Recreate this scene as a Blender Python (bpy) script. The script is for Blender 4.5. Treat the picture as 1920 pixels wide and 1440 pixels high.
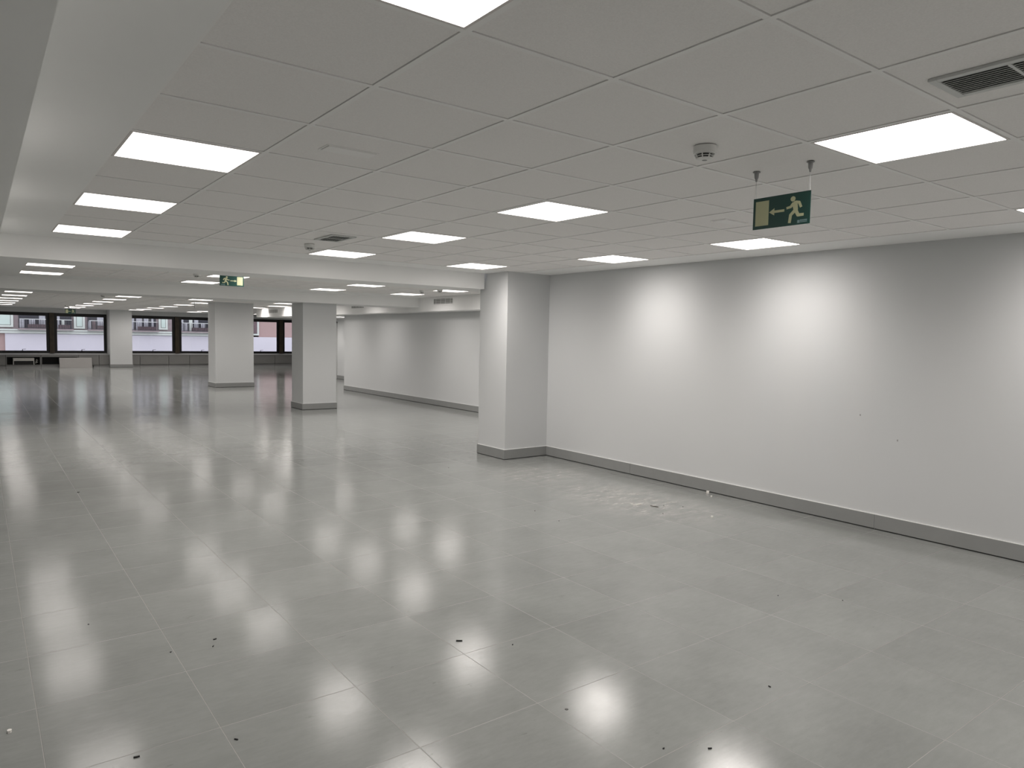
import bpy, bmesh, math, random
from mathutils import Matrix, Vector

for o in list(bpy.data.objects):
    bpy.data.objects.remove(o)
scene = bpy.context.scene
COL = scene.collection

# ---------------------------------------------------------------- camera
H = 1.6739            # eye height
HC = 2.5576           # ceiling height
cam_data = bpy.data.cameras.new('camera')
cam_data.sensor_fit = 'HORIZONTAL'
cam_data.sensor_width = 36.0
cam_data.lens = 1332.571 / 1920 * 36.0
cam_data.clip_start = 0.05
cam_data.clip_end = 300
cam = bpy.data.objects.new('camera', cam_data)
COL.objects.link(cam)
yaw, pitch, roll = 0.6462, -0.0655, 0.0191
cy, sy, cp, sp = math.cos(yaw), math.sin(yaw), math.cos(pitch), math.sin(pitch)
Fv = Vector((sy * cp, cy * cp, sp))
r0 = Vector((cy, -sy, 0))
u0 = r0.cross(Fv)
Rv = r0 * math.cos(roll) + u0 * math.sin(roll)
Uv = -r0 * math.sin(roll) + u0 * math.cos(roll)
m = Matrix(((Rv.x, Uv.x, -Fv.x, 0), (Rv.y, Uv.y, -Fv.y, 0), (Rv.z, Uv.z, -Fv.z, H), (0, 0, 0, 1)))
cam.matrix_world = m
scene.camera = cam

# ---------------------------------------------------------------- world, exposure
world = bpy.data.worlds.new('overcast_sky')
scene.world = world
world.use_nodes = True
bg = world.node_tree.nodes['Background']
bg.inputs['Color'].default_value = (0.93, 0.925, 1.0, 1)
bg.inputs['Strength'].default_value = 1.6
scene.view_settings.view_transform = 'Standard'
scene.view_settings.look = 'None'
scene.view_settings.exposure = 0.24
scene.view_settings.gamma = 1.0
scene.view_settings.use_curve_mapping = False
scene.cycles.use_denoising = True
scene.cycles.max_bounces = 10
scene.cycles.diffuse_bounces = 6
scene.cycles.glossy_bounces = 4
scene.cycles.transparent_max_bounces = 8
scene.cycles.sample_clamp_indirect = 4.0

LAMP_WIDE = 10.5      # luminance of a panel seen from the side
LAMP_DOWN = 10.5      # extra luminance straight down
LAMP_COL = (1.0, 0.945, 0.90, 1)

# ---------------------------------------------------------------- materials
def srgb(h):
    v = [int(h[i:i + 2], 16) / 255 for i in (0, 2, 4)]
    return tuple(c / 12.92 if c <= 0.04045 else ((c + 0.055) / 1.055) ** 2.4 for c in v) + (1,)

def mat(name, color, rough=0.6, metal=0.0, noise=0.0, nscale=40.0, bump=0.0, bscale=150.0, spec=0.5):
    mt = bpy.data.materials.new(name)
    mt.use_nodes = True
    nt = mt.node_tree
    b = nt.nodes['Principled BSDF']
    b.inputs['Roughness'].default_value = rough
    b.inputs['Metallic'].default_value = metal
    b.inputs['Specular IOR Level'].default_value = spec
    b.inputs['Base Color'].default_value = color
    tc = nt.nodes.new('ShaderNodeTexCoord')
    if noise > 0:
        n = nt.nodes.new('ShaderNodeTexNoise')
        n.inputs['Scale'].default_value = nscale
        n.inputs['Detail'].default_value = 4
        nt.links.new(tc.outputs['Object'], n.inputs['Vector'])
        mr = nt.nodes.new('ShaderNodeMapRange')
        mr.inputs['From Min'].default_value = 0.3
        mr.inputs['From Max'].default_value = 0.7
        mr.inputs['To Min'].default_value = 1 - noise
        mr.inputs['To Max'].default_value = 1 + noise
        nt.links.new(n.outputs['Fac'], mr.inputs['Value'])
        mx = nt.nodes.new('ShaderNodeVectorMath')
        mx.operation = 'SCALE'
        mx.inputs[0].default_value = color[:3]
        nt.links.new(mr.outputs['Result'], mx.inputs['Scale'])
        nt.links.new(mx.outputs['Vector'], b.inputs['Base Color'])
    if bump > 0:
        n2 = nt.nodes.new('ShaderNodeTexNoise')
        n2.inputs['Scale'].default_value = bscale
        n2.inputs['Detail'].default_value = 3
        nt.links.new(tc.outputs['Object'], n2.inputs['Vector'])
        bp = nt.nodes.new('ShaderNodeBump')
        bp.inputs['Strength'].default_value = bump
        bp.inputs['Distance'].default_value = 0.002
        nt.links.new(n2.outputs['Fac'], bp.inputs['Height'])
        nt.links.new(bp.outputs['Normal'], b.inputs['Normal'])
    return mt

M = {}
M['wall'] = mat('white_wall_paint', (0.63, 0.64, 0.645, 1), 0.55, noise=0.008, nscale=1.2, bump=0.12, bscale=220, spec=0.3)
M['plaster'] = mat('white_ceiling_plaster', (0.92, 0.92, 0.915, 1), 0.75, noise=0.01, nscale=1.5, spec=0.2)
M['tile_ceiling'] = mat('mineral_ceiling_tile', (0.91, 0.89, 0.88, 1), 0.95, noise=0.035, nscale=190, bump=0.25, bscale=260, spec=0.05)
M['tee'] = mat('white_ceiling_grid', (0.92, 0.91, 0.90, 1), 0.5)
M['gap_shade'] = mat('ceiling_gap_shade', (0.03, 0.03, 0.03, 1), 0.9)
M['base'] = mat('grey_skirting', (0.275, 0.28, 0.275, 1), 0.42, noise=0.03, nscale=8)
M['base_highlight'] = mat('skirting_top_highlight', (0.75, 0.75, 0.74, 1), 0.5)  # highlight on the skirting's top edge, put into the colour
M['frame_lamp'] = mat('lamp_frame_white', (0.70, 0.66, 0.645, 1), 0.45)
M['white_plastic'] = mat('white_plastic', (0.78, 0.78, 0.76, 1), 0.4)
M['grey_plastic'] = mat('grey_plastic', (0.30, 0.30, 0.30, 1), 0.45)
M['black'] = mat('black_plastic_and_shade', (0.012, 0.012, 0.012, 1), 0.45)  # also paints the shadow line under the skirtings
M['grille'] = mat('grey_grille_metal', (0.62, 0.63, 0.62, 1), 0.4, metal=0.0)
M['grille_dark'] = mat('dark_grille_metal', (0.25, 0.25, 0.24, 1), 0.5)
M['wire'] = mat('steel_wire', (0.55, 0.55, 0.55, 1), 0.35, metal=0.6)
M['sign_green'] = mat('sign_dark_green', (0.010, 0.055, 0.045, 1), 0.35)
M['sign_cream'] = mat('sign_photoluminescent_cream', (0.52, 0.53, 0.33, 1), 0.5)
M['sign_blue'] = mat('sign_small_print_blue', (0.22, 0.33, 0.34, 1), 0.5)
M['window_frame'] = mat('black_bronze_window_frame', (0.006, 0.0055, 0.006, 1), 0.4)
M['window_post'] = mat('brown_bronze_post', (0.05, 0.036, 0.02, 1), 0.45, noise=0.3, nscale=6)
M['cabinet'] = mat('grey_beige_laminate', (0.20, 0.198, 0.192, 1), 0.45, noise=0.03, nscale=3)
M['counter'] = mat('grey_worktop', (0.30, 0.30, 0.30, 1), 0.4)
M['board'] = mat('pale_grey_board', (0.33, 0.32, 0.31, 1), 0.5, noise=0.03, nscale=3)
M['fan'] = mat('galvanised_sheet', (0.62, 0.61, 0.58, 1), 0.4, metal=0.2)
M['debris_dark'] = mat('black_rubber_scrap', (0.012, 0.012, 0.012, 1), 0.6)
M['debris_white'] = mat('white_plaster_crumb', (0.80, 0.78, 0.74, 1), 0.9)
M['debris_wood'] = mat('brown_wood_splinter', (0.07, 0.05, 0.035, 1), 0.8)
M['ring'] = mat('grey_adhesive_ring', (0.09, 0.09, 0.085, 1), 0.7)
M['facade_upper'] = mat('grey_pink_facade', (0.30, 0.245, 0.255, 1), 0.9, noise=0.08, nscale=5)
M['facade_lower'] = mat('lavender_white_facade', (0.63, 0.60, 0.665, 1), 0.9, noise=0.02, nscale=0.7)
M['facade_brick'] = mat('pink_brick', (0.40, 0.28, 0.27, 1), 0.9, noise=0.08, nscale=30)
M['cornice'] = mat('pale_stone_cornice', (0.62, 0.65, 0.62, 1), 0.8)
M['mint'] = mat('pale_mint_shutter', (0.55, 0.64, 0.60, 1), 0.7)
M['railing'] = mat('wrought_iron', (0.05, 0.045, 0.055, 1), 0.6)
M['maroon'] = mat('maroon_boards', (0.13, 0.085, 0.095, 1), 0.7, noise=0.3, nscale=9)
M['curtain'] = mat('grey_curtain', (0.40, 0.40, 0.44, 1), 0.9, noise=0.2, nscale=6)
M['dark_glass'] = mat('dark_window_glass', (0.035, 0.035, 0.045, 1), 0.15)
M['asphalt'] = mat('street_asphalt', (0.18, 0.18, 0.18, 1), 0.9, noise=0.1, nscale=3)

# lamp diffuser: prismatic panel that throws most of its light downward, as such panels do
def lamp_material():
    mt = bpy.data.materials.new('led_panel_diffuser')
    mt.use_nodes = True
    nt = mt.node_tree
    for n in list(nt.nodes):
        nt.nodes.remove(n)
    out = nt.nodes.new('ShaderNodeOutputMaterial')
    em = nt.nodes.new('ShaderNodeEmission')
    em.inputs['Color'].default_value = LAMP_COL
    geo = nt.nodes.new('ShaderNodeNewGeometry')
    dt = nt.nodes.new('ShaderNodeVectorMath')
    dt.operation = 'DOT_PRODUCT'
    nt.links.new(geo.outputs['Incoming'], dt.inputs[0])
    nt.links.new(geo.outputs['True Normal'], dt.inputs[1])
    mr = nt.nodes.new('ShaderNodeMapRange')
    mr.interpolation_type = 'SMOOTHSTEP'
    mr.inputs['From Min'].default_value = 0.10
    mr.inputs['From Max'].default_value = 0.85
    mr.inputs['To Min'].default_value = LAMP_WIDE
    mr.inputs['To Max'].default_value = LAMP_WIDE + LAMP_DOWN
    nt.links.new(dt.outputs['Value'], mr.inputs['Value'])
    # linear prisms: weaker along the length of the building than across it
    sp = nt.nodes.new('ShaderNodeSeparateXYZ')
    nt.links.new(geo.outputs['Incoming'], sp.inputs[0])
    sq = nt.nodes.new('ShaderNodeMath'); sq.operation = 'MULTIPLY'
    nt.links.new(sp.outputs['Y'], sq.inputs[0]); nt.links.new(sp.outputs['Y'], sq.inputs[1])
    fa = nt.nodes.new('ShaderNodeMapRange')
    fa.inputs['From Min'].default_value = 0.05
    fa.inputs['From Max'].default_value = 0.75
    fa.inputs['To Min'].default_value = 1.0
    fa.inputs['To Max'].default_value = 0.28
    nt.links.new(sq.outputs[0], fa.inputs['Value'])
    ml = nt.nodes.new('ShaderNodeMath'); ml.operation = 'MULTIPLY'
    nt.links.new(mr.outputs['Result'], ml.inputs[0]); nt.links.new(fa.outputs['Result'], ml.inputs[1])
    nt.links.new(ml.outputs[0], em.inputs['Strength'])
    nt.links.new(em.outputs['Emission'], out.inputs['Surface'])
    return mt
M['lamp'] = lamp_material()

def glass_material():
    mt = bpy.data.materials.new('window_pane_glass')
    mt.use_nodes = True
    nt = mt.node_tree
    for n in list(nt.nodes):
        nt.nodes.remove(n)
    out = nt.nodes.new('ShaderNodeOutputMaterial')
    tr = nt.nodes.new('ShaderNodeBsdfTransparent')
    tr.inputs['Color'].default_value = (0.93, 0.95, 0.95, 1)
    gl = nt.nodes.new('ShaderNodeBsdfGlossy')
    gl.inputs['Roughness'].default_value = 0.02
    fr = nt.nodes.new('ShaderNodeFresnel')
    fr.inputs['IOR'].default_value = 1.45
    mx = nt.nodes.new('ShaderNodeMixShader')
    nt.links.new(fr.outputs['Fac'], mx.inputs['Fac'])
    nt.links.new(tr.outputs['BSDF'], mx.inputs[1])
    nt.links.new(gl.outputs['BSDF'], mx.inputs[2])
    nt.links.new(mx.outputs['Shader'], out.inputs['Surface'])
    return mt
M['glass'] = glass_material()

FT = 0.6157           # floor tile module
FX, FY = 0.1724, 7.362

def floor_material():
    mt = bpy.data.materials.new('polished_grey_floor_tiles')
    mt.use_nodes = True
    nt = mt.node_tree
    L = nt.links.new
    N = nt.nodes.new
    b = nt.nodes['Principled BSDF']
    tc = N('ShaderNodeTexCoord')
    sep = N('ShaderNodeSeparateXYZ')
    L(tc.outputs['Object'], sep.inputs[0])
    def math_(op, a, bb=None, c=None):
        n = N('ShaderNodeMath')
        n.operation = op
        for i, v in enumerate((a, bb, c)):
            if v is None:
                continue
            if isinstance(v, (int, float)):
                n.inputs[i].default_value = v
            else:
                L(v, n.inputs[i])
        return n.outputs[0]
    u = math_('DIVIDE', math_('SUBTRACT', sep.outputs['X'], FX), FT)
    v = math_('DIVIDE', math_('SUBTRACT', sep.outputs['Y'], FY), FT)
    fu, fv = math_('FLOOR', u), math_('FLOOR', v)
    du = math_('ABSOLUTE', math_('SUBTRACT', math_('SUBTRACT', u, fu), 0.5))
    dv = math_('ABSOLUTE', math_('SUBTRACT', math_('SUBTRACT', v, fv), 0.5))
    dm = math_('MAXIMUM', du, dv)                     # 0.5 at the joint
    j = N('ShaderNodeMapRange')
    j.inputs['From Min'].default_value = 0.5 - 0.0036
    j.inputs['From Max'].default_value = 0.5 - 0.0022
    L(dm, j.inputs['Value'])
    joint = j.outputs['Result']
    # tile identity
    cid = N('ShaderNodeCombineXYZ')
    L(fu, cid.inputs[0]); L(fv, cid.inputs[1])
    wn = N('ShaderNodeTexWhiteNoise')
    wn.noise_dimensions = '3D'
    L(cid.outputs[0], wn.inputs['Vector'])
    # clouding of the stoneware
    n1 = N('ShaderNodeTexNoise'); n1.inputs['Scale'].default_value = 2.4; n1.inputs['Detail'].default_value = 8; n1.inputs['Roughness'].default_value = 0.62
    off = N('ShaderNodeVectorMath'); off.operation = 'MULTIPLY_ADD'
    L(wn.outputs['Color'], off.inputs[0]); off.inputs[1].default_value = (30, 30, 30); L(tc.outputs['Object'], off.inputs[2])
    L(off.outputs[0], n1.inputs['Vector'])
    map2 = N('ShaderNodeMapping'); map2.inputs['Scale'].default_value = (1.0, 4.0, 1.0); map2.inputs['Rotation'].default_value = (0, 0, 0.35)
    L(tc.outputs['Object'], map2.inputs['Vector'])
    n2 = N('ShaderNodeTexNoise'); n2.inputs['Scale'].default_value = 9; n2.inputs['Detail'].default_value = 6; n2.inputs['Roughness'].default_value = 0.7
    L(map2.outputs['Vector'], n2.inputs['Vector'])
    val = math_('ADD', 1.0, math_('MULTIPLY', math_('SUBTRACT', wn.outputs['Value'], 0.5), 0.07))
    val = math_('ADD', val, math_('MULTIPLY', math_('SUBTRACT', n1.outputs['Fac'], 0.5), 0.42))
    val = math_('ADD', val, math_('MULTIPLY', math_('SUBTRACT', n2.outputs['Fac'], 0.5), 0.28))
    base = N('ShaderNodeVectorMath'); base.operation = 'SCALE'
    base.inputs[0].default_value = (0.240, 0.249, 0.240)
    L(val, base.inputs['Scale'])
    # scrape marks and plaster dust beside the wall
    def spot(cx, cy_, rx, ry, soft=0.5):
        a = math_('DIVIDE', math_('SUBTRACT', sep.outputs['X'], cx), rx)
        c = math_('DIVIDE', math_('SUBTRACT', sep.outputs['Y'], cy_), ry)
        d = math_('SQRT', math_('ADD', math_('MULTIPLY', a, a), math_('MULTIPLY', c, c)))
        mr = N('ShaderNodeMapRange'); mr.interpolation_type = 'SMOOTHSTEP'
        mr.inputs['From Min'].default_value = 1.0; mr.inputs['From Max'].default_value = soft
        L(d, mr.inputs['Value'])
        return mr.outputs['Result']
    m3 = N('ShaderNodeMapping'); m3.inputs['Scale'].default_value = (1.2, 3.2, 1.0); m3.inputs['Rotation'].default_value = (0, 0, -0.5)
    L(tc.outputs['Object'], m3.inputs['Vector'])
    n3 = N('ShaderNodeTexNoise'); n3.inputs['Scale'].default_value = 3.5; n3.inputs['Detail'].default_value = 9; n3.inputs['Roughness'].default_value = 0.75
    L(m3.outputs['Vector'], n3.inputs['Vector'])
    n3r = N('ShaderNodeMapRange'); n3r.inputs['From Min'].default_value = 0.42; n3r.inputs['From Max'].default_value = 0.72
    L(n3.outputs['Fac'], n3r.inputs['Value'])
    area = math_('MAXIMUM', spot(5.45, 5.1, 0.85, 1.5, 0.2), math_('MULTIPLY', spot(5.5, 6.7, 1.0, 0.9, 0.1), 0.9))
    dust = math_('MULTIPLY', math_('MULTIPLY', n3r.outputs['Result'], area), 0.85)
    mixd = N('ShaderNodeMixRGB'); mixd.inputs['Color2'].default_value = (0.48, 0.46, 0.44, 1)
    L(dust, mixd.inputs['Fac']); L(base.outputs['Vector'], mixd.inputs['Color1'])
    # dull dark wipe marks close to the skirting
    wipe = math_('MULTIPLY', math_('MAXIMUM', spot(6.32, 3.4, 0.22, 1.1, 0.3), spot(6.35, 5.6, 0.16, 1.6, 0.2)), 0.35)
    mixw = N('ShaderNodeMixRGB'); mixw.inputs['Color2'].default_value = (0.10, 0.105, 0.10, 1)
    L(wipe, mixw.inputs['Fac']); L(mixd.outputs['Color'], mixw.inputs['Color1'])
    # small dark scuffs
    m4 = N('ShaderNodeMapping'); m4.inputs['Scale'].default_value = (2.0, 7.0, 1.0); m4.inputs['Rotation'].default_value = (0, 0, 0.9)
    L(tc.outputs['Object'], m4.inputs['Vector'])
    n4 = N('ShaderNodeTexNoise'); n4.inputs['Scale'].default_value = 3.0; n4.inputs['Detail'].default_value = 5; n4.inputs['Roughness'].default_value = 0.8
    L(m4.outputs['Vector'], n4.inputs['Vector'])
    n4r = N('ShaderNodeMapRange'); n4r.inputs['From Min'].default_value = 0.64; n4r.inputs['From Max'].default_value = 0.72; n4r.inputs['To Max'].default_value = 0.5
    L(n4.outputs['Fac'], n4r.inputs['Value'])
    mixs = N('ShaderNodeMixRGB'); mixs.inputs['Color2'].default_value = (0.10, 0.10, 0.095, 1)
    L(n4r.outputs['Result'], mixs.inputs['Fac']); L(mixw.outputs['Color'], mixs.inputs['Color1'])
    mixj = N('ShaderNodeMixRGB'); mixj.inputs['Color2'].default_value = (0.30, 0.295, 0.28, 1)
    L(joint, mixj.inputs['Fac']); L(mixs.outputs['Color'], mixj.inputs['Color1'])
    L(mixj.outputs['Color'], b.inputs['Base Color'])
    # gloss
    rg = math_('ADD', 0.125, math_('MULTIPLY', math_('SUBTRACT', n2.outputs['Fac'], 0.5), 0.2))
    rg = math_('ADD', rg, math_('MULTIPLY', dust, 0.35))
    rg = math_('ADD', rg, math_('MULTIPLY', joint, 0.35))
    L(rg, b.inputs['Roughness'])
    b.inputs['IOR'].default_value = 1.52
    # every tile lies a hair out of level, so reflections break at the joints
    tl = N('ShaderNodeVectorMath'); tl.operation = 'SUBTRACT'
    L(wn.outputs['Color'], tl.inputs[0]); tl.inputs[1].default_value = (0.5, 0.5, 0.5)
    ts = N('ShaderNodeVectorMath'); ts.operation = 'MULTIPLY'
    L(tl.outputs[0], ts.inputs[0]); ts.inputs[1].default_value = (0.007, 0.007, 0)
    ta = N('ShaderNodeVectorMath'); ta.operation = 'ADD'
    L(ts.outputs[0], ta.inputs[0]); ta.inputs[1].default_value = (0, 0, 1)
    tn = N('ShaderNodeVectorMath'); tn.operation = 'NORMALIZE'
    L(ta.outputs[0], tn.inputs[0])
    n5 = N('ShaderNodeTexNoise'); n5.inputs['Scale'].default_value = 38; n5.inputs['Detail'].default_value = 5; n5.inputs['Roughness'].default_value = 0.65
    L(map2.outputs['Vector'], n5.inputs['Vector'])
    bp = N('ShaderNodeBump'); bp.inputs['Strength'].default_value = 0.3; bp.inputs['Distance'].default_value = 0.0006
    L(n5.outputs['Fac'], bp.inputs['Height']); L(tn.outputs[0], bp.inputs['Normal'])
    bj = N('ShaderNodeBump'); bj.inputs['Strength'].default_value = 0.7; bj.inputs['Distance'].default_value = 0.0012; bj.invert = True
    L(joint, bj.inputs['Height']); L(bp.outputs['Normal'], bj.inputs['Normal'])
    L(bj.outputs['Normal'], b.inputs['Normal'])
    return mt
M['floor'] = floor_material()

# ---------------------------------------------------------------- mesh helpers
class MB:
    """collects boxes, prisms and turned shapes and links them as one mesh object"""
    def __init__(self):
        self.v, self.f, self.mi, self.mats = [], [], [], []
    def slot(self, mt):
        if mt not in self.mats:
            self.mats.append(mt)
        return self.mats.index(mt)
    def box(self, x0, x1, y0, y1, z0, z1, mt='wall'):
        s = self.slot(mt); n = len(self.v)
        self.v += [(x0, y0, z0), (x1, y0, z0), (x1, y1, z0), (x0, y1, z0), (x0, y0, z1), (x1, y0, z1), (x1, y1, z1), (x0, y1, z1)]
        for q in ((0, 3, 2, 1), (4, 5, 6, 7), (0, 1, 5, 4), (1, 2, 6, 5), (2, 3, 7, 6), (3, 0, 4, 7)):
            self.f.append([n + i for i in q]); self.mi.append(s)
        return self
    def face(self, pts, mt='wall'):
        s = self.slot(mt); n = len(self.v)
        self.v += [tuple(p) for p in pts]
        self.f.append(list(range(n, n + len(pts)))); self.mi.append(s)
        return self
    def prism(self, pts, axis, a, b, mt='wall'):
        """polygon pts (2D, the two other axes in order) extruded along axis from a to b"""
        s = self.slot(mt); n = len(self.v); k = len(pts)
        def P(p, t):
            return {'x': (t, p[0], p[1]), 'y': (p[0], t, p[1]), 'z': (p[0], p[1], t)}[axis]
        self.v += [P(p, a) for p in pts] + [P(p, b) for p in pts]
        self.f.append([n + i for i in range(k)][::-1]); self.mi.append(s)
        self.f.append([n + k + i for i in range(k)]); self.mi.append(s)
        for i in range(k):
            q = (i + 1) % k
            self.f.append([n + i, n + q, n + k + q, n + k + i]); self.mi.append(s)
        return self
    def lathe(self, prof, c=(0, 0, 0), seg=32, mt='wall'):
        """profile of (radius, z) turned about z"""
        s = self.slot(mt); n = len(self.v); k = len(prof)
        for r, z in prof:
            for i in range(seg):
                a = 2 * math.pi * i / seg
                self.v.append((c[0] + r * math.cos(a), c[1] + r * math.sin(a), c[2] + z))
        for j in range(k - 1):
            for i in range(seg):
                q = (i + 1) % seg
                self.f.append([n + j * seg + i, n + j * seg + q, n + (j + 1) * seg + q, n + (j + 1) * seg + i]); self.mi.append(s)
        self.f.append([n + i for i in range(seg)][::-1]); self.mi.append(s)
        self.f.append([n + (k - 1) * seg + i for i in range(seg)]); self.mi.append(s)
        return self
    def tube(self, a, b, r, mt='wall', seg=8):
        a, b = Vector(a), Vector(b)
        d = (b - a).normalized()
        t = d.orthogonal().normalized(); w = d.cross(t)
        s = self.slot(mt); n = len(self.v)
        for p in (a, b):
            for i in range(seg):
                an = 2 * math.pi * i / seg
                self.v.append(tuple(p + t * r * math.cos(an) + w * r * math.sin(an)))
        for i in range(seg):
            q = (i + 1) % seg
            self.f.append([n + i, n + q, n + seg + q, n + seg + i]); self.mi.append(s)
        self.f.append([n + i for i in range(seg)][::-1]); self.mi.append(s)
        self.f.append([n + seg + i for i in range(seg)]); self.mi.append(s)
        return self
    def build(self, name, parent=None, bevel=0.0, smooth=False, seg=2):
        me = bpy.data.meshes.new(name)
        me.from_pydata(self.v, [], self.f)
        for mt in self.mats:
            me.materials.append(M[mt])
        for p, i in zip(me.polygons, self.mi):
            p.material_index = i
        me.validate()
        bm = bmesh.new(); bm.from_mesh(me)
        bmesh.ops.recalc_face_normals(bm, faces=bm.faces)
        bm.to_mesh(me); bm.free()
        if smooth:
            for p in me.polygons:
                p.use_smooth = True
            me.set_sharp_from_angle(angle=math.radians(40))
        o = bpy.data.objects.new(name, me)
        COL.objects.link(o)
        if parent is not None:
            o.parent = parent
        if bevel > 0:
            md = o.modifiers.new('bevel', 'BEVEL')
            md.width = bevel; md.segments = seg; md.limit_method = 'ANGLE'
        return o

def struct(o):
    o['kind'] = 'structure'
    return o

def tag(o, label, cat, group=None):
    o['label'] = label; o['category'] = cat
    if group:
        o['group'] = group
    return o

def thing(name, label, cat, loc=(0, 0, 0), rotz=0.0, group=None):
    o = bpy.data.objects.new(name, None)
    o.empty_display_size = 0.1
    COL.objects.link(o)
    o.location = loc; o.rotation_euler = (0, 0, rotz)
    return tag(o, label, cat, group)

def copy_tree(o, parent=None):
    c = o.copy(); COL.objects.link(c)
    if parent is not None:
        c.parent = parent
    for ch in [x for x in bpy.data.objects if x.parent == o]:
        copy_tree(ch, c)
    return c

# ---------------------------------------------------------------- room shell
XL, XR, YB = -7.0, 16.0, -4.2           # unseen left wall, far right wall, wall behind the viewer
WX = 6.48                               # near right wall
YW = 36.95                              # window wall
B1A, B1B = 8.243, 8.85                  # first cross beam
B2A, B2B = 14.85, 15.85                 # second cross beam
ZB = 2.34                               # underside of beams
GX = 0.56                               # ceiling grid origin
CELL = 0.6
SX, SZ, SY1 = 8.40, 2.24, 27.1          # dropped soffit on the right

struct(MB().box(XL - .2, XR + .2, YB - .2, YW + .3, -0.12, 0.0, 'floor').build('floor'))

# lamps per bay: (bay, column, row)
BAYS = {1: dict(gy=1.792 - 0.6 * 9, nx=9, ny=19), 2: dict(gy=9.2, nx=13, ny=8), 3: dict(gy=16.2, nx=25, ny=32)}
R1 = 9
lamps = {1: [(0, -1), (0, 3), (0, 6), (0, 9), (4, -1), (4, 3), (4, 6), (4, 9), (8, -1), (8, 3), (8, 6), (7, 9), (0, -5), (4, -5), (8, -5), (0, -8), (4, -8), (8, -8)],  # last six are unseen, added behind the viewer to light the room
         2: [(c, r) for c in (0, 4, 8, 11) for r in (1, 4, 7)],
         3: [(0, 8), (0, 12), (0, 16), (0, 20), (0, 24), (0, 28),
             (4, 3), (4, 8), (4, 12), (4, 16), (4, 20), (4, 24), (4, 28), (4, 31),  # nearest panel is hidden by the beam, added for light
             (8, 1), (8, 5), (7, 8), (8, 12), (8, 16), (8, 20), (8, 24), (8, 28), (8, 31),  # nearest two are hidden by the beam, added to light the columns
             (11, 1), (11, 5), (11, 8), (12, 12), (12, 16), (12, 24), (12, 28), (12, 31), (17, 24), (17, 31), (21, 28)]}  # nearest two beside the soffit are hidden, added to light the middle wall
lamps[1] = [(c, r + R1) for c, r in lamps[1]]

def ceiling():
    mb = MB()
    Zt, Zg = HC + 0.0035, HC + 0.03
    g, t = 0.0135, 0.011
    ext = {1: (0.15, WX + .1, YB - .1, B1A + .05), 2: (XL - .1, SX + .05, B1B - .05, B2A + .05), 3: (XL - .1, XR + .1, B2B - .05, YW + .1)}
    for k, bay in BAYS.items():
        x0, x1, y0, y1 = ext[k]
        gx0, gx1 = GX, GX + bay['nx'] * CELL
        gy0, gy1 = bay['gy'], bay['gy'] + bay['ny'] * CELL
        # plaster margin
        for a, b, c, d in ((x0, x1, y0, gy0), (x0, x1, gy1, y1), (x0, gx0, gy0, gy1), (gx1, x1, gy0, gy1)):
            if b > a and d > c:
                mb.box(a, b, c, d, HC, HC + .06, 'plaster')
        mb.box(gx0, gx1, gy0, gy1, Zg, Zg + .03, 'gap_shade')  # dark sheet over the tiles: shade of the joint gaps put into colour
        for i in range(bay['nx'] + 1):
            x = gx0 + i * CELL
            mb.box(x - t if i else x, x + t if i < bay['nx'] else x, gy0, gy1, HC, HC + .02, 'tee')
        lam = set(lamps[k])
        for j in range(bay['ny'] + 1):
            y = gy0 + j * CELL
            ya, yb = (y - t if j else y), (y + t if j < bay['ny'] else y)
            for i in range(bay['nx']):
                mb.box(gx0 + i * CELL + t, gx0 + (i + 1) * CELL - t, ya, yb, HC + .0002, HC + .02, 'tee')
        for i in range(bay['nx']):
            for j in range(bay['ny']):
                if (i, j) in lam:
                    continue
                mb.box(gx0 + i * CELL + g, gx0 + (i + 1) * CELL - g, gy0 + j * CELL + g, gy0 + (j + 1) * CELL - g, Zt, Zg - .004, 'tile_ceiling')
    mb.box(XL - .1, -.9, YB - .1, B1A + .05, HC, HC + .06, 'plaster')
    return mb
struct(ceiling().build('ceiling'))

struct(MB().box(XL - .1, 5.70, B1A, B1B, ZB, HC + .06, 'plaster').box(5.70, 8.9, B1A + .16, B1B, ZB, HC + .06, 'plaster').build('trim_1'))   # near cross beam
struct(MB().box(XL - .1, SX + .02, B2A, B2B, ZB, HC + .06, 'plaster').build('trim_2'))                                               # far cross beam
struct(MB().box(-.95, 0.15, YB - .1, B1A, ZB, HC + .06, 'plaster').build('trim_3'))                                               # beam along the left
# dropped soffit over the right side, with the passage ceiling behind it
struct(MB().box(SX, 10.85, B1B, SY1, SZ, HC + .06, 'plaster').build('trim_4'))

def skirt(mb, x0, x1, y0, y1, h=0.135, gap=0.010):
    mb.box(x0, x1, y0, y1, gap, h, 'base')
    mb.box(x0 + .004, x1 - .004, y0 + .004, y1 - .004, 0.0, gap, 'black')  # shadow line under the skirting, painted as a black strip
    return mb
SK = 0.016
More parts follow.
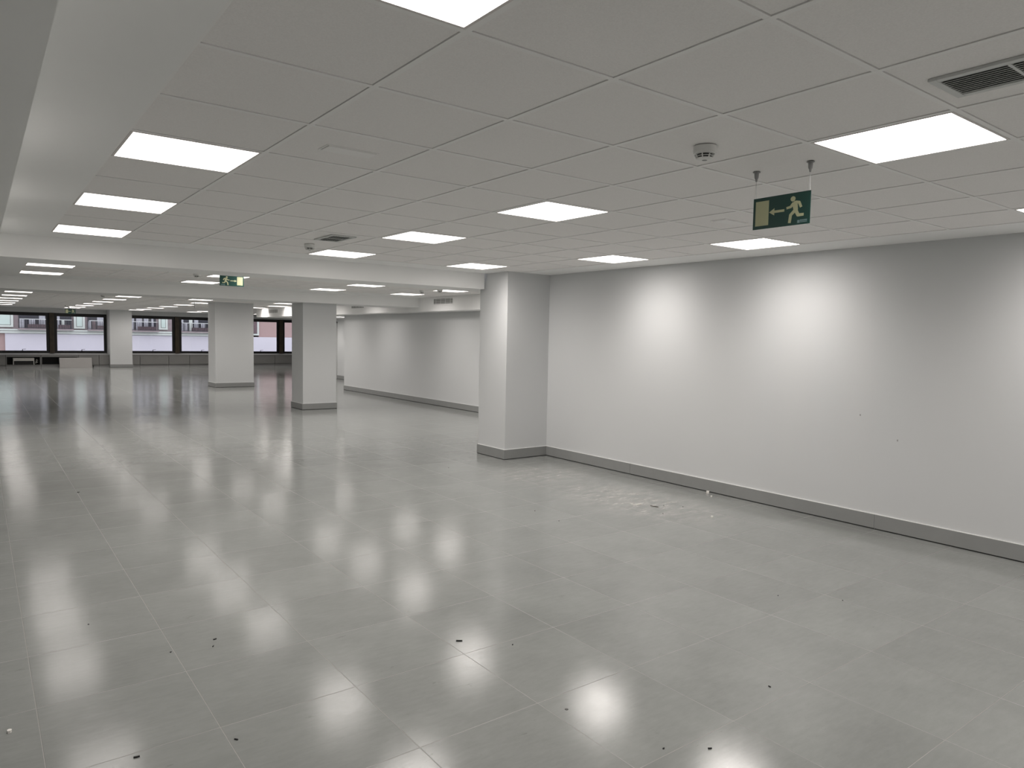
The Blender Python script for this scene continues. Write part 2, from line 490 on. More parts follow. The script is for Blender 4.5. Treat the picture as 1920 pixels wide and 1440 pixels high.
# right wall (near), wall behind the pillar, middle wall, passage walls
struct(MB().box(WX, WX + .2, YB, 7.76, 0, HC + .05).build('wall_right'))
sk = MB()
segs = [YB, -0.2, 3.08, 6.1, 7.75 - SK]
for a, b in zip(segs, segs[1:]):
    skirt(sk, WX - SK, WX + .01, a + .001, b - .001)
sk.box(WX - SK + .003, WX + .01, YB, 7.75 - SK, .135, .139, 'base_highlight')
struct(sk.build('baseboard_right'))
struct(MB().box(WX, 9.0, 8.40, 8.55, 0, HC + .05).build('wall_return'))
struct(MB().box(8.85, 9.0, 8.55, 20.16, 0, SZ + .03).build('wall_middle'))
sk = skirt(MB(), 8.85 - SK, 8.86, 8.57, 20.16)
sk.box(8.85 - SK + .003, 8.86, 8.57, 20.16, .135, .139, 'base_highlight')
struct(sk.build('baseboard_middle'))
struct(MB().box(10.8, 10.95, 13.0, SY1, 0, SZ + .03).box(9.0, 10.8, 12.9, 13.0, 0, SZ + .03).box(10.95, XR, SY1 - .12, SY1, 0, HC + .05).build('wall_passage'))
struct(skirt(MB(), 10.8 - SK, 10.81, 13.0, 25.24).build('baseboard_passage'))
struct(MB().box(XL - .15, XL, YB, YW, 0, HC + .05).build('wall_left'))
struct(MB().box(XL, WX + .2, YB - .15, YB, 0, HC + .05).build('wall_back'))
struct(MB().box(XR, XR + .15, SY1, YW, 0, HC + .05).build('wall_far_right'))

# passage door seen as a sliver beside the near column
d = struct(MB().box(10.765, 10.80, 25.27, 26.12, 0.0, 2.08, 'plaster').build('door_1'))
MB().box(10.755, 10.80, 25.22, 25.27, 0, 2.13, 'grille').box(10.755, 10.80, 26.12, 26.17, 0, 2.13, 'grille').box(10.755, 10.80, 25.22, 26.17, 2.08, 2.13, 'grille').build('door_frame', d)
MB().tube((10.72, 25.36, 1.0), (10.72, 25.50, 1.0), .010, 'black').tube((10.765, 25.36, 1.0), (10.72, 25.36, 1.0), .010, 'black').box(10.76, 10.768, 25.33, 25.39, 0.92, 1.06, 'black').build('door_handle', d)

# window wall: solid strips around the openings
Z0, Z1 = 0.60, 2.36
WIN = [(-2.42, -0.33, 0), (0.55, 2.56, 1), (2.73, 4.75, 2), (5.63, 7.61, 3), (7.79, 9.77, 4), (10.65, 12.62, 5), (12.80, 14.80, 6)]
mb = MB().box(XL, XR, YW, YW + .2, 0, Z0).box(XL, XR, YW, YW + .2, Z1, HC + .05)
for a, b in ((XL, -2.42), (-0.33, 0.55), (4.75, 5.63), (9.77, 10.65), (14.80, XR)):
    mb.box(a, b, YW, YW + .2, Z0, Z1)
struct(mb.build('wall_window'))

FB = 0.115
for a, b, n in WIN:
    if n == 0:
        continue
    w = struct(MB().box(a, a + FB, YW + .02, YW + .09, Z0, Z1, 'window_frame').box(b - FB, b, YW + .02, YW + .09, Z0, Z1, 'window_frame')
               .box(a + FB, b - FB, YW + .02, YW + .09, Z0, Z0 + .11, 'window_frame').box(a + FB, b - FB, YW + .02, YW + .09, Z1 - .14, Z1, 'window_frame')
               .build('window_%d' % n, bevel=.006))
    g = MB().box(a + FB - .01, b - FB + .01, YW + .052, YW + .058, Z0 + .10, Z1 - .13, 'glass').build('pane', w)
    c = (a + b) / 2 + .02
    MB().box(c - .035, c + .035, YW - .005, YW + .02, Z0 + .075, Z0 + .115, 'window_frame').box(c - .012, c + .012, YW - .02, YW, Z0 + .09, Z0 + .17, 'window_frame') \
        .tube((c - .005, YW - .02, Z0 + .165), (c + .12, YW - .03, Z0 + .175), .009, 'window_frame').build('window_handle', w, bevel=.003)
for i, (a, b) in enumerate(((2.56, 2.73), (7.61, 7.79), (12.62, 12.80))):
    o = MB().box(a, b, YW - .06, YW + .12, Z0, Z1, 'window_post').box(a + .05, a + .06, YW - .065, YW - .058, Z0, Z1, 'black').box(b - .06, b - .05, YW - .065, YW - .058, Z0, Z1, 'black').build('window_post', bevel=.004)
    tag(o, ['brown bronze post between the two windows left of the white wall pier',
            'brown bronze post between the two windows just right of the white wall pier',
            'brown bronze post between the windows seen between the two free-standing columns'][i], 'window post', 'bronze posts between windows')

# ---------------------------------------------------------------- columns
def column(x0, x1, y0, y1, top, label, sides='lfrb', base_h=.135, name='column'):
    t = thing(name, label, 'column', ((x0 + x1) / 2, y0, 0))
    ox, oy = (x0 + x1) / 2, y0
    MB().box(x0 - ox, x1 - ox, 0, y1 - y0, 0, top, 'wall').build('shaft', t, bevel=.004)
    s = MB()
    a = SK if 'l' in sides else 0
    b = SK if 'r' in sides else 0
    y_f, y_k = -SK, (y1 - y0 + SK if 'b' in sides else y1 - y0)
    s.box(x0 - ox - a, x1 - ox + b, y_f, y_k, .010, base_h, 'base')
    s.box(x0 - ox - a + .005, x1 - ox + b - .005, y_f + .005, y_k - .005, 0, .010, 'black')  # black strip paints the shade beneath the skirting
    s.box(x0 - ox - a + .004, x1 - ox + b - .004, y_f + .004, y_k - .004, base_h, base_h + .004, 'base_highlight')  # painted highlight along the top of the skirting
    s.build('skirting', t)
    return t
column(5.74, WX + .02, 7.75, 8.40, HC + .01, 'large white pillar built out from the right wall, nearest to the viewer', sides='l', name='column')
column(5.68, 6.45, 15.12, 15.80, ZB + .01, 'free-standing white square column with a shaded grey left side, nearer of the two')
column(5.71, 6.84, 22.35, 23.15, HC + .01, 'wide free-standing white column farther back, left of the grey-sided one')
column(4.75, 5.63, 36.0, YW, HC + .01, 'white wall pier between the far windows, left of both free-standing columns', sides='lr', name='column')
column(9.77, 10.65, 36.0, YW, HC + .01, 'white wall pier between far windows hidden behind the farther column', sides='lr', name='column')
column(-0.33, 0.55, 36.0, YW, HC + .01, 'white wall pier at the left end of the far windows', sides='lr', name='column')

# ---------------------------------------------------------------- ceiling lights
def make_lamp():
    t = thing('ceiling_light', '', 'ceiling light')
    mb = MB()
    o, i = 0.288, 0.277
    for a, b, c, d in ((-o, o, -o, -i), (-o, o, i, o), (-o, -i, -i, i), (i, o, -i, i)):
        mb.box(a, b, c, d, -0.001, 0.022, 'frame_lamp')
    mb.build('frame', t)
    dm = MB()
    dm.face([(-i, -i, .004), (-i, i, .004), (i, i, .004), (i, -i, .004)], 'lamp')
    dm.face([(-i, -i, .012), (i, -i, .012), (i, i, .012), (-i, i, .012)], 'frame_lamp')
    me = dm.build('diffuser', t)
    return t
proto = make_lamp()
names1 = {(0, -1): 'bright square ceiling panel cut by the top edge of the picture, left of centre',
          (0, 3): 'largest square ceiling panel along the left edge of the near tiled ceiling',
          (0, 6): 'middle of the three ceiling panels along the left edge of the near tiled ceiling',
          (0, 9): 'farthest ceiling panel along the left edge of the near tiled ceiling, by the cross beam',
          (4, -1): 'large ceiling panel at upper right, just right of the hanging exit sign hooks',
          (4, 3): 'square ceiling panel in the centre of the near tiled ceiling',
          (4, 6): 'ceiling panel right of the square air vent, one row behind the central panel',
          (4, 9): 'ceiling panel beside the far smoke detector, in front of the near cross beam',
          (8, -1): 'ceiling panel just entering the picture at the right edge',
          (8, 3): 'bright ceiling panel close to the right wall, below the hanging exit sign',
          (8, 6): 'bright ceiling panel close to the right wall, between exit sign and pillar',
          (7, 9): 'bright ceiling panel directly in front of the top of the near pillar'}
ordn = ['first', 'second', 'third', 'fourth', 'fifth', 'sixth', 'seventh', 'eighth', 'ninth', 'tenth', 'eleventh']
used = False
for k in (1, 2, 3):
    cols = {}
    for (c, r) in sorted(lamps[k]):
        cols.setdefault(c if c != 7 else 8, []).append((c, r))
    for ck, lst in cols.items():
        lst.sort(key=lambda q: q[1])
        for n, (c, r) in enumerate(lst):
            x = GX + (c + .5) * CELL
            y = BAYS[k]['gy'] + (r + .5) * CELL
            o = proto if not used else copy_tree(proto)
            used = True
            o.location = (x, y, HC)
            if k == 1:
                lab = names1.get((c, r - R1))
                if lab is None:
                    lab = 'unseen ceiling panel added behind the viewer to light the near bay'
                grp = 'ceiling panels of the near bay'
            elif k == 2:
                cn = {0: 'leftmost', 4: 'centre-left', 8: 'centre-right', 11: 'rightmost'}[c]
                rn = {1: 'nearest', 4: 'middle', 7: 'farthest'}[r]
                lab = '%s panel of the %s row between the two cross beams' % (rn, cn)
                grp = 'ceiling panels between the cross beams'
            else:
                cn = {0: 'leftmost row', 4: 'row left of the wall pier', 8: 'row left of the farther column', 11: 'added row beside the soffit', 12: 'row between the columns', 17: 'rightmost seen row', 21: 'hidden right row'}[ck]
                lab = 'window bay ceiling panel, %s, %s from the beam' % (cn, ordn[n])
                grp = 'ceiling panels of the window bay'
            tag(o, lab, 'ceiling light', grp)
o = copy_tree(proto); o.location = (9.72, 22.15, SZ - .005)
tag(o, 'small ceiling panel in the low passage ceiling right of the grey-sided column', 'ceiling light', 'ceiling panels of the passage')
o = copy_tree(proto); o.location = (9.7, 24.9, SZ - .005)  # hidden panel added to brighten the passage wall
tag(o, 'unseen ceiling panel added behind the grey-sided column to brighten the low passage', 'ceiling light', 'ceiling panels of the passage')

for x in (-2.4, -5.2):  # unseen panels added on the left to light the room
    for y in (-2.4, .9, 4.2, 6.9, 10.1, 13.7, 18.6, 22.5, 26.5, 30.5, 34.5):
        o = copy_tree(proto); o.location = (x, y, HC - .004)
        tag(o, 'unseen ceiling panel added on the left to light the room', 'ceiling light', 'unseen ceiling panels added on the left for light')

# ---------------------------------------------------------------- smoke detectors
def detector(x, y, label, z=HC):
    t = thing('smoke_detector', label, 'smoke detector', (x, y, z), 0.4, 'smoke detectors on the ceiling')
    MB().lathe([(.052, 0), (.053, -.026), (.050, -.030)], seg=40, mt='white_plastic').build('base', t, smooth=True)
    MB().lathe([(.049, -.030), (.047, -.036), (.030, -.036)], seg=40, mt='white_plastic').build('collar', t, smooth=True)
    ch = MB().lathe([(.034, -.030), (.032, -.052)], seg=24, mt='black')
    ch.build('smoke_chamber', t)
    rb = MB()
    for i in range(8):
        a = 2 * math.pi * i / 8
        ca, sa = math.cos(a), math.sin(a)
        rb.tube((.045 * ca, .045 * sa, -.035), (.034 * ca, .034 * sa, -.055), .0028, 'white_plastic', 6)
    for r_, z_ in ((.040, -.0445),):
        rb.lathe([(r_ - .001, z_ + .001), (r_ + .001, z_ + .001), (r_ + .0005, z_ - .001), (r_ - .002, z_ - .001)], seg=40, mt='white_plastic')
    rb.build('guard_rib', t)
    MB().lathe([(.037, -.052), (.037, -.055), (.028, -.060), (.010, -.061)], seg=40, mt='white_plastic').lathe([(.012, -.061), (.010, -.0625)], seg=20, mt='grey_plastic').build('cap', t, smooth=True)
    return t
detector(2.675, 2.12, 'round white smoke detector left of the hanging exit sign, largest in view')
detector(2.67, 6.92, 'small round smoke detector just below the square air vent, before the cross beam')
detector(2.73, 11.70, 'smoke detector left of the exit sign that hangs behind the near beam')
detector(7.00, 12.26, 'white smoke detector between two panels near the wall grille')
detector(7.08, 11.72, 'dark-looking detector in front of the ceiling panel by the near pillar')
detector(2.62, 20.93, 'tiny smoke detector at the left of the window bay, nearest to the far beam')
detector(2.98, 33.2, 'tiny smoke detector right above the farthest exit sign')
detector(7.6, 26.0, 'tiny smoke detector beside a panel just right of the farther column')
detector(7.6, 20.6, 'tiny smoke detector left of the top of the grey-sided column')

# ---------------------------------------------------------------- vents
def ceiling_vent(x0, x1, y0, y1, label, nsl, along='y', z=HC, bar=True):
    cx, cy_ = (x0 + x1) / 2, (y0 + y1) / 2
    t = thing('air_vent', label, 'air vent', (cx, cy_, z))
    hx, hy = (x1 - x0) / 2, (y1 - y0) / 2
    w = .026
    f = MB()
    for a, b, c, d_ in ((-hx, hx, -hy, -hy + w), (-hx, hx, hy - w, hy), (-hx, -hx + w, -hy + w, hy - w), (hx - w, hx, -hy + w, hy - w)):
        f.box(a, b, c, d_, -.008, .003, 'grille')
    f.build('frame', t, bevel=.002)
    MB().box(-hx + w, hx - w, -hy + w, hy - w, .0005, .0035, 'black').build('backing', t)
    n = nsl
    for i in range(n):
        p = -hx + w + (2 * hx - 2 * w) * (i + .5) / n
        MB().prism([(p - .0045, -.0055), (p - .0030, -.0070), (p + .0055, -.0012), (p + .004, .0002)], 'y', -hy + w, hy - w, 'grille').build('slat', t)
    if bar:
        MB().box(-hx + w, hx - w, -.005, .005, -.0075, 0, 'grille').build('cross_bar', t)
    return t
ceiling_vent(2.56, 2.802, .67, 1.122, 'louvred air vent in the ceiling at the upper right edge of the picture', 10)
ceiling_vent(2.552, 2.79, 6.09, 6.515, 'small square air vent in the near tiled ceiling, above the far smoke detector', 8)

def wall_grille(y0, y1, z0, z1, label):
    t = thing('wall_grille', label, 'air vent', (SX, (y0 + y1) / 2, (z0 + z1) / 2))
    hy, hz = (y1 - y0) / 2, (z1 - z0) / 2
    w = .022
    f = MB()
    for a, b, c, d_ in ((-hy, hy, -hz, -hz + w), (-hy, hy, hz - w, hz), (-hy, -hy + w, -hz + w, hz - w), (hy - w, hy, -hz + w, hz - w)):
        f.box(-.008, 0, a, b, c, d_, 'plaster')
    f.build('frame', t, bevel=.002)
    MB().box(-.002, 0, -hy + w, hy - w, -hz + w, hz - w, 'grille_dark').build('backing', t)
    for i in range(3):
        z = -hz + w + (2 * hz - 2 * w) * (i + .5) / 3
        MB().box(-.007, -.0025, -hy + w, hy - w, z - .004, z + .004, 'grille').build('slat', t)
    for i in range(4):
        y = -hy + w + (2 * hy - 2 * w) * (i + .5) / 4
        MB().box(-.008, -.002, y - .006, y + .006, -hz + w, hz - w, 'grille').build('upright', t)
    return t
wall_grille(13.33, 14.19, 2.375, 2.535, 'rectangular grille in the white soffit right of centre, by the near pillar')
wall_grille(17.83, 18.66, 2.375, 2.52, 'grille seen very obliquely on the soffit just right of the grey-sided column')
wall_grille(24.72, 25.70, 2.355, 2.51, 'grille on the soffit end glimpsed between the two free-standing columns')

# ---------------------------------------------------------------- recessed emergency lights
def emergency(x0, x1, y0, y1, label):
    t = thing('emergency_light', label, 'emergency light', ((x0 + x1) / 2, (y0 + y1) / 2, HC + .004))
    hx, hy, w = (x1 - x0) / 2, (y1 - y0) / 2, .007
    f = MB()
    for a, b, c, d_ in ((-hx, hx, -hy, -hy + w), (-hx, hx, hy - w, hy), (-hx, -hx + w, -hy + w, hy - w), (hx - w, hx, -hy + w, hy - w)):
        f.box(a, b, c, d_, -.0035, .001, 'tee')
    f.build('frame', t)
    MB().box(-hx + w + .004, hx - w - .004, -hy + w + .004, hy - w - .004, -.0075, .0005, 'tee').build('lens', t, bevel=.003)
emergency(1.337, 1.60, 3.240, 3.360, 'recessed rectangular emergency light in the near ceiling, right of the largest left panel')
emergency(4.350, 4.62, 3.240, 3.375, 'faint recessed emergency light in the ceiling, left of the hanging exit sign')

# ---------------------------------------------------------------- exit signs
def exit_sign(loc, rotz, label, w=.32, h=.16, flip=False, ceil_z=HC, hooks=True):
    """panel in local xz plane facing -y, top centre at the origin"""
    t = thing('exit_sign', label, 'exit sign', loc, rotz, 'green running man exit signs')
    MB().box(-w / 2, w / 2, -.002, .002, -h, 0, 'sign_green').build('panel', t, bevel=.0006)
    s = -1 if flip else 1
    def P(px, py):   # traced sign coordinates: px 0..600 left to right, py 0..335 top to bottom
        return (s * (px / 600 - .5) * w, -py / 335 * h)
    fr = -.0026
    def poly(pts, name, mt='sign_cream', dep=.0007):
        MB().prism([P(*q) for q in pts], 'y', fr, fr + dep, mt).build(name, t)
    poly([(27, 37), (171, 37), (171, 300), (27, 300)], 'door_pictogram')
    poly([(176, 168), (232, 130), (232, 155), (338, 155), (338, 181), (232, 181), (232, 206)], 'arrow')
    mb = MB()
    layer = [fr]
    def nxt():
        layer[0] -= .00006
        return layer[0]
    def stroke(pts, wd):
        for (a, b), (w0, w1) in zip(zip(pts, pts[1:]), zip(wd, wd[1:])):
            dx, dy = b[0] - a[0], b[1] - a[1]
            l = math.hypot(dx, dy); nx, ny = -dy / l, dx / l
            mb.prism([P(a[0] + nx * w0, a[1] + ny * w0), P(b[0] + nx * w1, b[1] + ny * w1), P(b[0] - nx * w1, b[1] - ny * w1), P(a[0] - nx * w0, a[1] - ny * w0)], 'y', nxt(), fr + .0007, 'sign_cream')
        for (x, y), r in list(zip(pts, wd))[1:-1]:
            mb.prism([P(x + r * math.cos(k * math.pi / 6), y + r * math.sin(k * math.pi / 6)) for k in range(12)], 'y', nxt(), fr + .0007, 'sign_cream')
    mb.prism([P(424 + 25 * math.cos(k * math.pi / 10), 62 + 27 * math.sin(k * math.pi / 10)) for k in range(20)], 'y', fr, fr + .0007, 'sign_cream')
    stroke([(428, 98), (446, 118), (456, 178), (450, 200)], [22, 27, 22, 17])      # trunk
    stroke([(432, 104), (404, 142), (360, 150)], [14, 13, 12])                       # leading arm
    stroke([(452, 98), (488, 104), (510, 158)], [15, 13, 12])                        # trailing arm
    stroke([(446, 186), (406, 226), (396, 308)], [17, 15, 14])                       # leading leg
    stroke([(458, 186), (482, 236), (538, 236)], [17, 16, 14])                       # trailing leg
    mb.build('running_figure', t)
    sp_ = MB()
    sp_.prism([P(476, 288), P(500, 288), P(500, 318), P(476, 318)], 'y', fr, fr + .0005, 'sign_blue')
    for i in range(6):
        sp_.prism([P(504 + i * 12, 286), P(513 + i * 12, 286), P(513 + i * 12, 300), P(504 + i * 12, 300)], 'y', fr, fr + .0005, 'sign_blue')
    sp_.prism([P(504, 306), P(574, 306), P(574, 313), P(504, 313)], 'y', fr, fr + .0005, 'sign_blue')
    sp_.build('small_print', t)
    if hooks:
        top = ceil_z - loc[2]
        for sx in (-1, 1):
            x = sx * w * .47
            MB().lathe([(.019, 0), (.019, -.003), (.012, -.004), (.010, -.030), (.006, -.038), (.004, -.050)], (x, 0, top), 20, 'grey_plastic').build('ceiling_hook', t, smooth=True)
            MB().tube((x, 0, top - .045), (x - .004, 0, -.004), .0007, 'wire', 5).tube((x, 0, top - .045), (x + .005, 0, -.004), .0007, 'wire', 5).build('suspension_wire', t)
    return t
exit_sign((3.275, 2.1065, 2.4195), -math.pi / 2, 'large green exit sign with left arrow and running man hanging from near ceiling')
exit_sign((2.83, 10.2, 2.449), 0.04, 'green exit sign with right arrow hanging just behind the near cross beam', w=.325, h=.145, flip=True)
exit_sign((2.87, 31.6, 2.43), 0.03, 'tiny green exit sign hanging in front of the far left windows', w=.34, h=.18)
exit_sign((4.16, 18.1, 2.365), -math.pi / 2 - .25, 'small exit sign seen edge-on left of the farther column', w=.32, h=.14)

# ---------------------------------------------------------------- cabinets under the windows
CT = 0.575
def counter(x0, x1, label):
    t = MB().box(x0, x1, 36.19, YW, CT - .03, CT, 'counter').build('window_counter', bevel=.003)
    tag(t, label, 'worktop', 'grey worktops under the windows')
counter(0.55, 4.74, 'grey worktop under the far windows, left of the wall pier')
counter(5.64, 9.76, 'grey worktop under the far windows, right of the wall pier')
counter(10.66, 14.9, 'grey worktop under the windows seen between the columns')
def cabinet(x0, x1, label, is_open=False):
    t = thing('low_cabinet', label, 'cabinet', ((x0 + x1) / 2, 36.2, 0), 0, 'low cabinets under the far windows')
    h = (x1 - x0) / 2
    yb = YW - 36.2 - .01
    c = MB().box(-h, h, .04, yb, 0, .10, 'counter')
    if not is_open:
        c.box(-h, h, .02, yb, .10, CT - .032, 'cabinet').build('carcass', t)
        MB().box(-h + .008, h - .008, 0, .018, .115, .455, 'cabinet').build('door', t, bevel=.003)
        MB().box(-h + .002, h - .002, .004, .018, .462, CT - .034, 'cabinet').build('fascia', t)
    else:
        c.box(-h, -h + .03, .02, yb, .10, CT - .032, 'cabinet').box(h - .03, h, .02, yb, .10, CT - .032, 'cabinet').box(-h + .03, h - .03, .02, yb, .10, .13, 'cabinet')
        c.box(-h + .03, h - .03, yb - .02, yb, .13, CT - .032, 'black')
        c.build('carcass', t)
        MB().box(-h + .002, h - .002, .004, .018, .462, CT - .034, 'cabinet').build('fascia', t)
    return t
cabinet(-0.3 + .86, 0.955, 'closed low cabinet at the left edge under the far windows')
cabinet(0.965, 2.18, 'open low cabinet holding a metal fan unit, at the far left', True)
cabinet(2.19, 3.55, 'open dark low cabinet partly covered by a leaning board', True)
cabinet(3.56, 4.335, 'closed low cabinet partly behind the right end of the leaning board')
cabinet(4.345, 4.735, 'narrow closed low cabinet touching the left side of the wall pier')
cabinet(5.64, 5.965, 'narrow closed low cabinet touching the right side of the wall pier')
cabinet(5.975, 7.175, 'closed low cabinet, second to the right of the wall pier')
cabinet(7.185, 8.085, 'closed low cabinet, third to the right of the wall pier')
cabinet(8.095, 9.75, 'wide closed low cabinet running behind the farther column')
cabinet(10.67, 10.90, 'narrow closed low cabinet just right of the farther column')
cabinet(10.91, 12.14, 'closed low cabinet seen between the two free-standing columns')
cabinet(12.15, 13.6, 'closed low cabinet cut off by the grey-sided column')
cabinet(13.61, 14.9, 'closed low cabinet hidden behind the grey-sided column')
# fan-coil unit inside the open cabinet
t = thing('fan_coil_unit', 'pale metal fan unit standing inside the open cabinet under the far left window', 'heater', (1.58, 36.27, .13))
MB().box(-.37, .37, 0, .42, .16, .29, 'fan').build('housing', t, bevel=.006)
MB().box(-.37, -.345, .01, .40, 0, .16, 'fan').build('leg', t)
MB().box(.345, .37, .01, .40, 0, .16, 'fan').build('leg', t)
MB().box(-.34, .34, .05, .38, .015, .155, 'black').build('blower', t)
MB().tube((.42, .06, .05), (.45, .06, .22), .012, 'fan').tube((.45, .06, .22), (.50, .10, .17), .012, 'fan').tube((.44, .05, .12), (.50, .05, .10), .016, 'fan').build('pipe', t)
# leaning board
t = MB().prism([(36.02, 0.0), (36.045, 0.0), (36.19, .425), (36.165, .428)], 'x', 2.835, 4.05, 'board').build('loose_cabinet_panel', bevel=.002)
tag(t, 'loose grey board leaning against the open cabinets left of the wall pier', 'board')
t = MB().box(4.075, 4.10, 36.0, 36.12, 0, .085, 'black').build('rubber_wedge', bevel=.003)
tag(t, 'small black block on the floor at the right end of the leaning board', 'block')

# ---------------------------------------------------------------- street outside
ZS = -4.0
YFc = 48.0
struct(MB().box(-30, 50, YW + .2, YFc + 14, ZS - .1, ZS, 'asphalt').build('ground'))
t = thing('building', 'pale building across the street with balconies above a lavender wall, seen through the windows', 'building', (8, YFc, ZS))
def fb(mb, x0, x1, y0, y1, z0, z1, mt):
    return mb.box(x0 - 8, x1 - 8, y0, y1, z0 - ZS, z1 - ZS, mt)
fb(fb(MB(), -14, 15.1, .25, 8, 1.5, 6.0, 'facade_upper'), 15.1, 34, .25, 8, 1.37, 6.0, 'facade_brick').build('upper_wall', t)
fb(fb(MB(), 1.27, 34, 0.0, 8, ZS, 1.37, 'facade_lower'), -14, 1.27, .1, 8, ZS, 1.37, 'facade_brick').build('lower_wall', t)
fb(fb(fb(MB(), -14, 14.2, -.16, .3, 1.53, 1.62, 'cornice'), -14, 14.2, -.08, .3, 1.50, 1.53, 'grille_dark'), -14, 14.2, -.12, .3, 1.385, 1.50, 'cornice').build('cornice', t)
def fac_window(x0, x1, z0, z1, mint=True):
    w = fb(MB(), x0, x1, .12, .3, z0, z1, 'cornice').build('window', t)
    fb(fb(MB(), x0 + .14, x1 - .14, .09, .125, z0 + .13, z1 - .1, 'mint' if mint else 'maroon'), x0 + .11, x1 - .11, .115, .13, z0 + .10, z1, 'grille_dark').build('shutter', w)
fac_window(0.5, 1.66, 1.72, 3.4)
fac_window(4.53, 5.08, 1.70, 3.2)
fac_window(9.0, 9.5, 1.74, 3.2)
fac_window(13.9, 15.08, 1.48, 3.3, False)
random.seed(5)
def balcony(x0, x1, zt=2.16, zb=1.66):
    # glazed recess behind
    r = MB()
    fb(r, x0, x1, .18, .27, zb, 3.6, 'dark_glass')
    x = x0 + .03
    while x < x1 - .12:
        wd = random.uniform(.10, .34)
        fb(r, x, min(x + wd, x1), .14, .19, zb, 3.4 if random.random() < .6 else 2.2, random.choice(['curtain', 'maroon', 'curtain', 'cornice', 'dark_glass', 'curtain']))
        x += wd + random.uniform(.04, .22)
    b = r.build('balcony', t)
    rl = MB()
    fb(rl, x0, x1, -.42, -.39, zt, zt + .035, 'grille')
    fb(rl, x0, x1, -.42, -.39, zb + .02, zb + .05, 'railing')
    x = x0
    while x < x1:
        fb(rl, x, x + .022, -.415, -.395, zb, zt, 'railing')
        x += .11
    for yy in (-.40,):
        for xx in (x0, x1 - .03):
            fb(rl, xx, xx + .03, -.42, .2, zt, zt + .03, 'railing')
    rl.build('railing', b)
    fb(MB(), x0 - .05, x1 + .05, -.46, .2, zb - .07, zb, 'facade_upper').build('floor_slab', b)
    fb(MB(), x0 + (x1 - x0) * .3, x1 - .12, -.37, -.2, zb, zb + .24, 'maroon').build('planter', b)
for a, b in ((1.90, 3.25), (3.45, 4.42), (5.22, 6.6), (7.3, 8.85), (10.2, 12.3)):
    balcony(a, b)
tag(t, 'pale building across the street with balconies above a lavender wall, seen through the windows', 'building')

# ---------------------------------------------------------------- crumbs and scraps on the floor
def scrap(x, y, kind, ang, ln, label, cat='debris'):
    mb = MB()
    c, s_ = math.cos(ang), math.sin(ang)
    def T(a, b):
        return (a * c - b * s_, a * s_ + b * c)
    if kind == 'bar':
        h = ln / 2; w = ln * .16
        pts = [T(-h, -w), T(h * .2, -w * 1.2), T(h, -w * .4), T(h * .96, w), T(h * .1, w * .7), T(-h, w * .9)]
        mb.prism(pts, 'z', 0, .005, 'debris_dark'); name = 'rubber_scrap'
    elif kind == 'bit':
        h = ln / 2
        pts = [T(h * (.7 + .3 * math.sin(2.3 * k + x)) * math.cos(k * math.pi / 3), .7 * h * (.75 + .25 * math.cos(1.7 * k)) * math.sin(k * math.pi / 3)) for k in range(6)]
        mb.prism(pts, 'z', 0, .004, 'debris_dark'); name = 'rubber_scrap'
    elif kind == 'white':
        h = ln / 2
        pts = [T(h * (.8 + .2 * math.sin(2.1 * k + y)) * math.cos(k * math.pi / 4), .8 * h * math.sin(k * math.pi / 4)) for k in range(8)]
        mb.prism(pts, 'z', 0, ln * .45, 'debris_white'); name = 'plaster_crumb'
    elif kind == 'cube':
        h = ln / 2
        mb.prism([T(-h, -h), T(h, -h * .9), T(h * .9, h), T(-h, h)], 'z', 0, ln * .8, 'debris_white'); name = 'plaster_crumb'
    elif kind == 'curl':
        k = 9; o_, i_ = [], []
        for q in range(k):
            a = -.5 + q / (k - 1)
            o_.append(T(ln * a, ln * .22 * (1 - 4 * a * a) + ln * .05)); i_.append(T(ln * a, ln * .22 * (1 - 4 * a * a) - ln * .05))
        mb.prism(o_ + i_[::-1], 'z', 0, .004, 'debris_white'); name = 'plastic_shaving'
    elif kind == 'stick':
        mb.tube((x * 0 - ln / 2 * c, -ln / 2 * s_, .004), (ln / 2 * c, ln / 2 * s_, .004), .0035, 'debris_wood', 6); name = 'wood_splinter'
    elif kind == 'ring':
        mb.lathe([(ln * .32, 0.0003), (ln * .5, 0.0003), (ln * .48, .002), (ln * .34, .002)], seg=20, mt='ring'); name = 'adhesive_ring'
    o = mb.build(name)
    o.location = (x, y, 0.0)
    tag(o, label, cat, {'rubber_scrap': 'black scraps on the floor', 'plaster_crumb': 'white crumbs on the floor'}.get(name))
scrap(2.085, 3.202, 'bar', -.65, .034, 'black rubber strip near the bottom centre on a floor joint, longest of the scraps')
scrap(1.00, 3.971, 'bar', .2, .018, 'upper of the two black scraps lying close together at lower left')
scrap(.970, 3.886, 'bar', .9, .015, 'lower of the two black scraps lying close together at lower left')
scrap(.772, 3.937, 'bit', .3, .010, 'black speck left of the pair of black scraps')
scrap(.471, 4.576, 'bit', .3, .009, 'tiny dark speck on the floor towards the left edge')
scrap(.815, 2.919, 'bar', 2.2, .016, 'small black scrap close to a long joint near the bottom left')
scrap(.464, 3.017, 'bar', -.2, .022, 'black scrap at the bottom edge of the picture, far left')
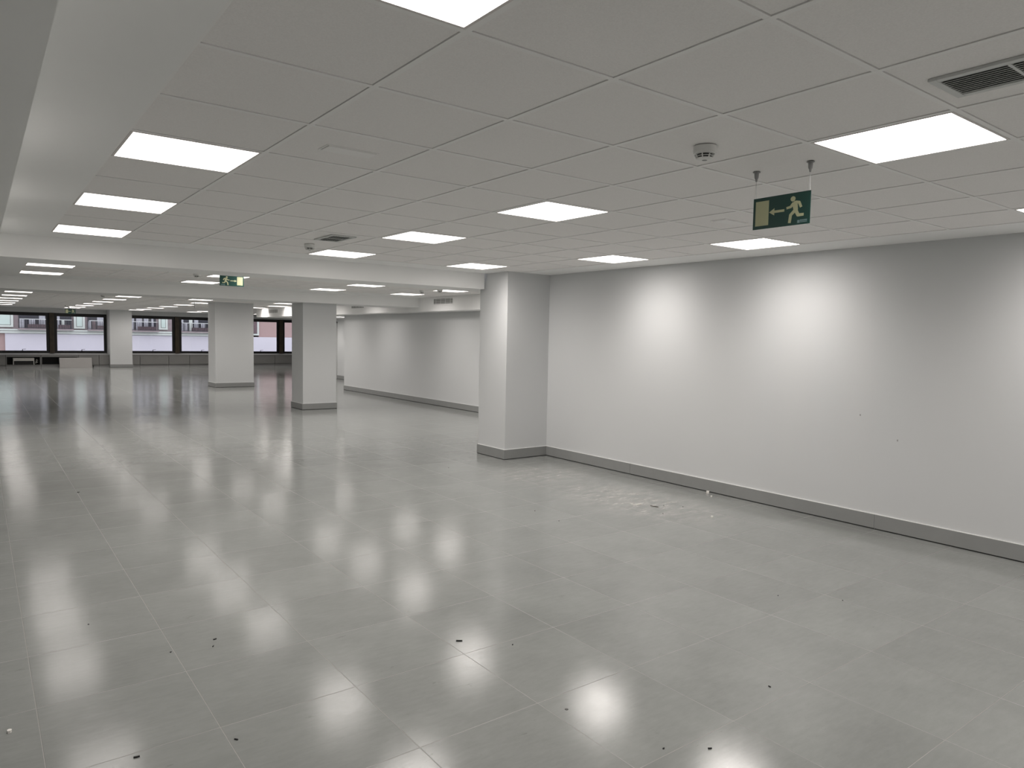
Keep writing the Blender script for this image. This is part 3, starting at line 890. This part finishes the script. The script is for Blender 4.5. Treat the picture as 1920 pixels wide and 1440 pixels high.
scrap(2.298, 2.997, 'bit', .3, .014, 'small dark fleck right of the longest black strip')
scrap(3.045, 1.909, 'bar', 1.4, .013, 'small black scrap at lower right, above the second bright reflection')
scrap(2.372, 1.745, 'bar', -.6, .016, 'small black scrap inside the bright reflection at the bottom edge')
scrap(2.093, 2.319, 'ring', 0, .016, 'small grey ring mark beside the brightest reflection at the bottom')
scrap(2.215, 1.856, 'bit', 0, .014, 'grey speck between the two bright reflections at the bottom')
scrap(4.481, 2.31, 'bit', 0, .016, 'black speck on a long bright joint at right')
scrap(4.203, 2.602, 'bit', 0, .014, 'grey speck left of the long bright joint at right')
scrap(4.286, 5.275, 'bit', 0, .016, 'dark speck on the floor below the near pillar')
scrap(4.233, 4.857, 'bit', .5, .015, 'dark speck below the pillar, lower of two')
scrap(4.773, 7.638, 'bit', 0, .020, 'dark speck on the floor left of the near pillar')
scrap(.802, 8.429, 'bit', .5, .030, 'black curved scrap far out on the floor at left')
scrap(.071, 3.509, 'white', .3, .024, 'white plaster flake at the lower left corner')
scrap(6.405, 4.87, 'cube', .6, .030, 'white plaster cube lying against the right skirting')
scrap(6.30, 4.74, 'white', .6, .022, 'small white crumb just right of the plaster cube')
scrap(5.559, 4.167, 'white', .2, .030, 'round white crumb on the floor below the plaster cube')
scrap(5.342, 4.945, 'curl', 2.4, .11, 'pale curled shaving in the dusty patch by the right wall')
scrap(5.417, 4.762, 'stick', 1.9, .085, 'thin dark splinter right of the pale shaving')
scrap(5.531, 4.74, 'bit', .4, .022, 'black crumb just right of the dark splinter')
scrap(5.27, 4.522, 'bit', .4, .022, 'black crumb just below the dark splinter')
scrap(5.66, 4.60, 'bit', .1, .020, 'black crumb at the right end of the dusty patch')
for x, y, z, lab in ((WX, 3.264, 1.023, 'tiny dark plug mark on the right wall, higher one'), (WX, 2.922, .83, 'tiny dark plug mark on the right wall, lower one')):
    o = MB().box(-.0015, 0, -.005, .005, -.008, .008, 'grey_plastic').build('wall_plug'); o.location = (x, y, z)
    tag(o, lab, 'wall plug', 'plug marks on the right wall')
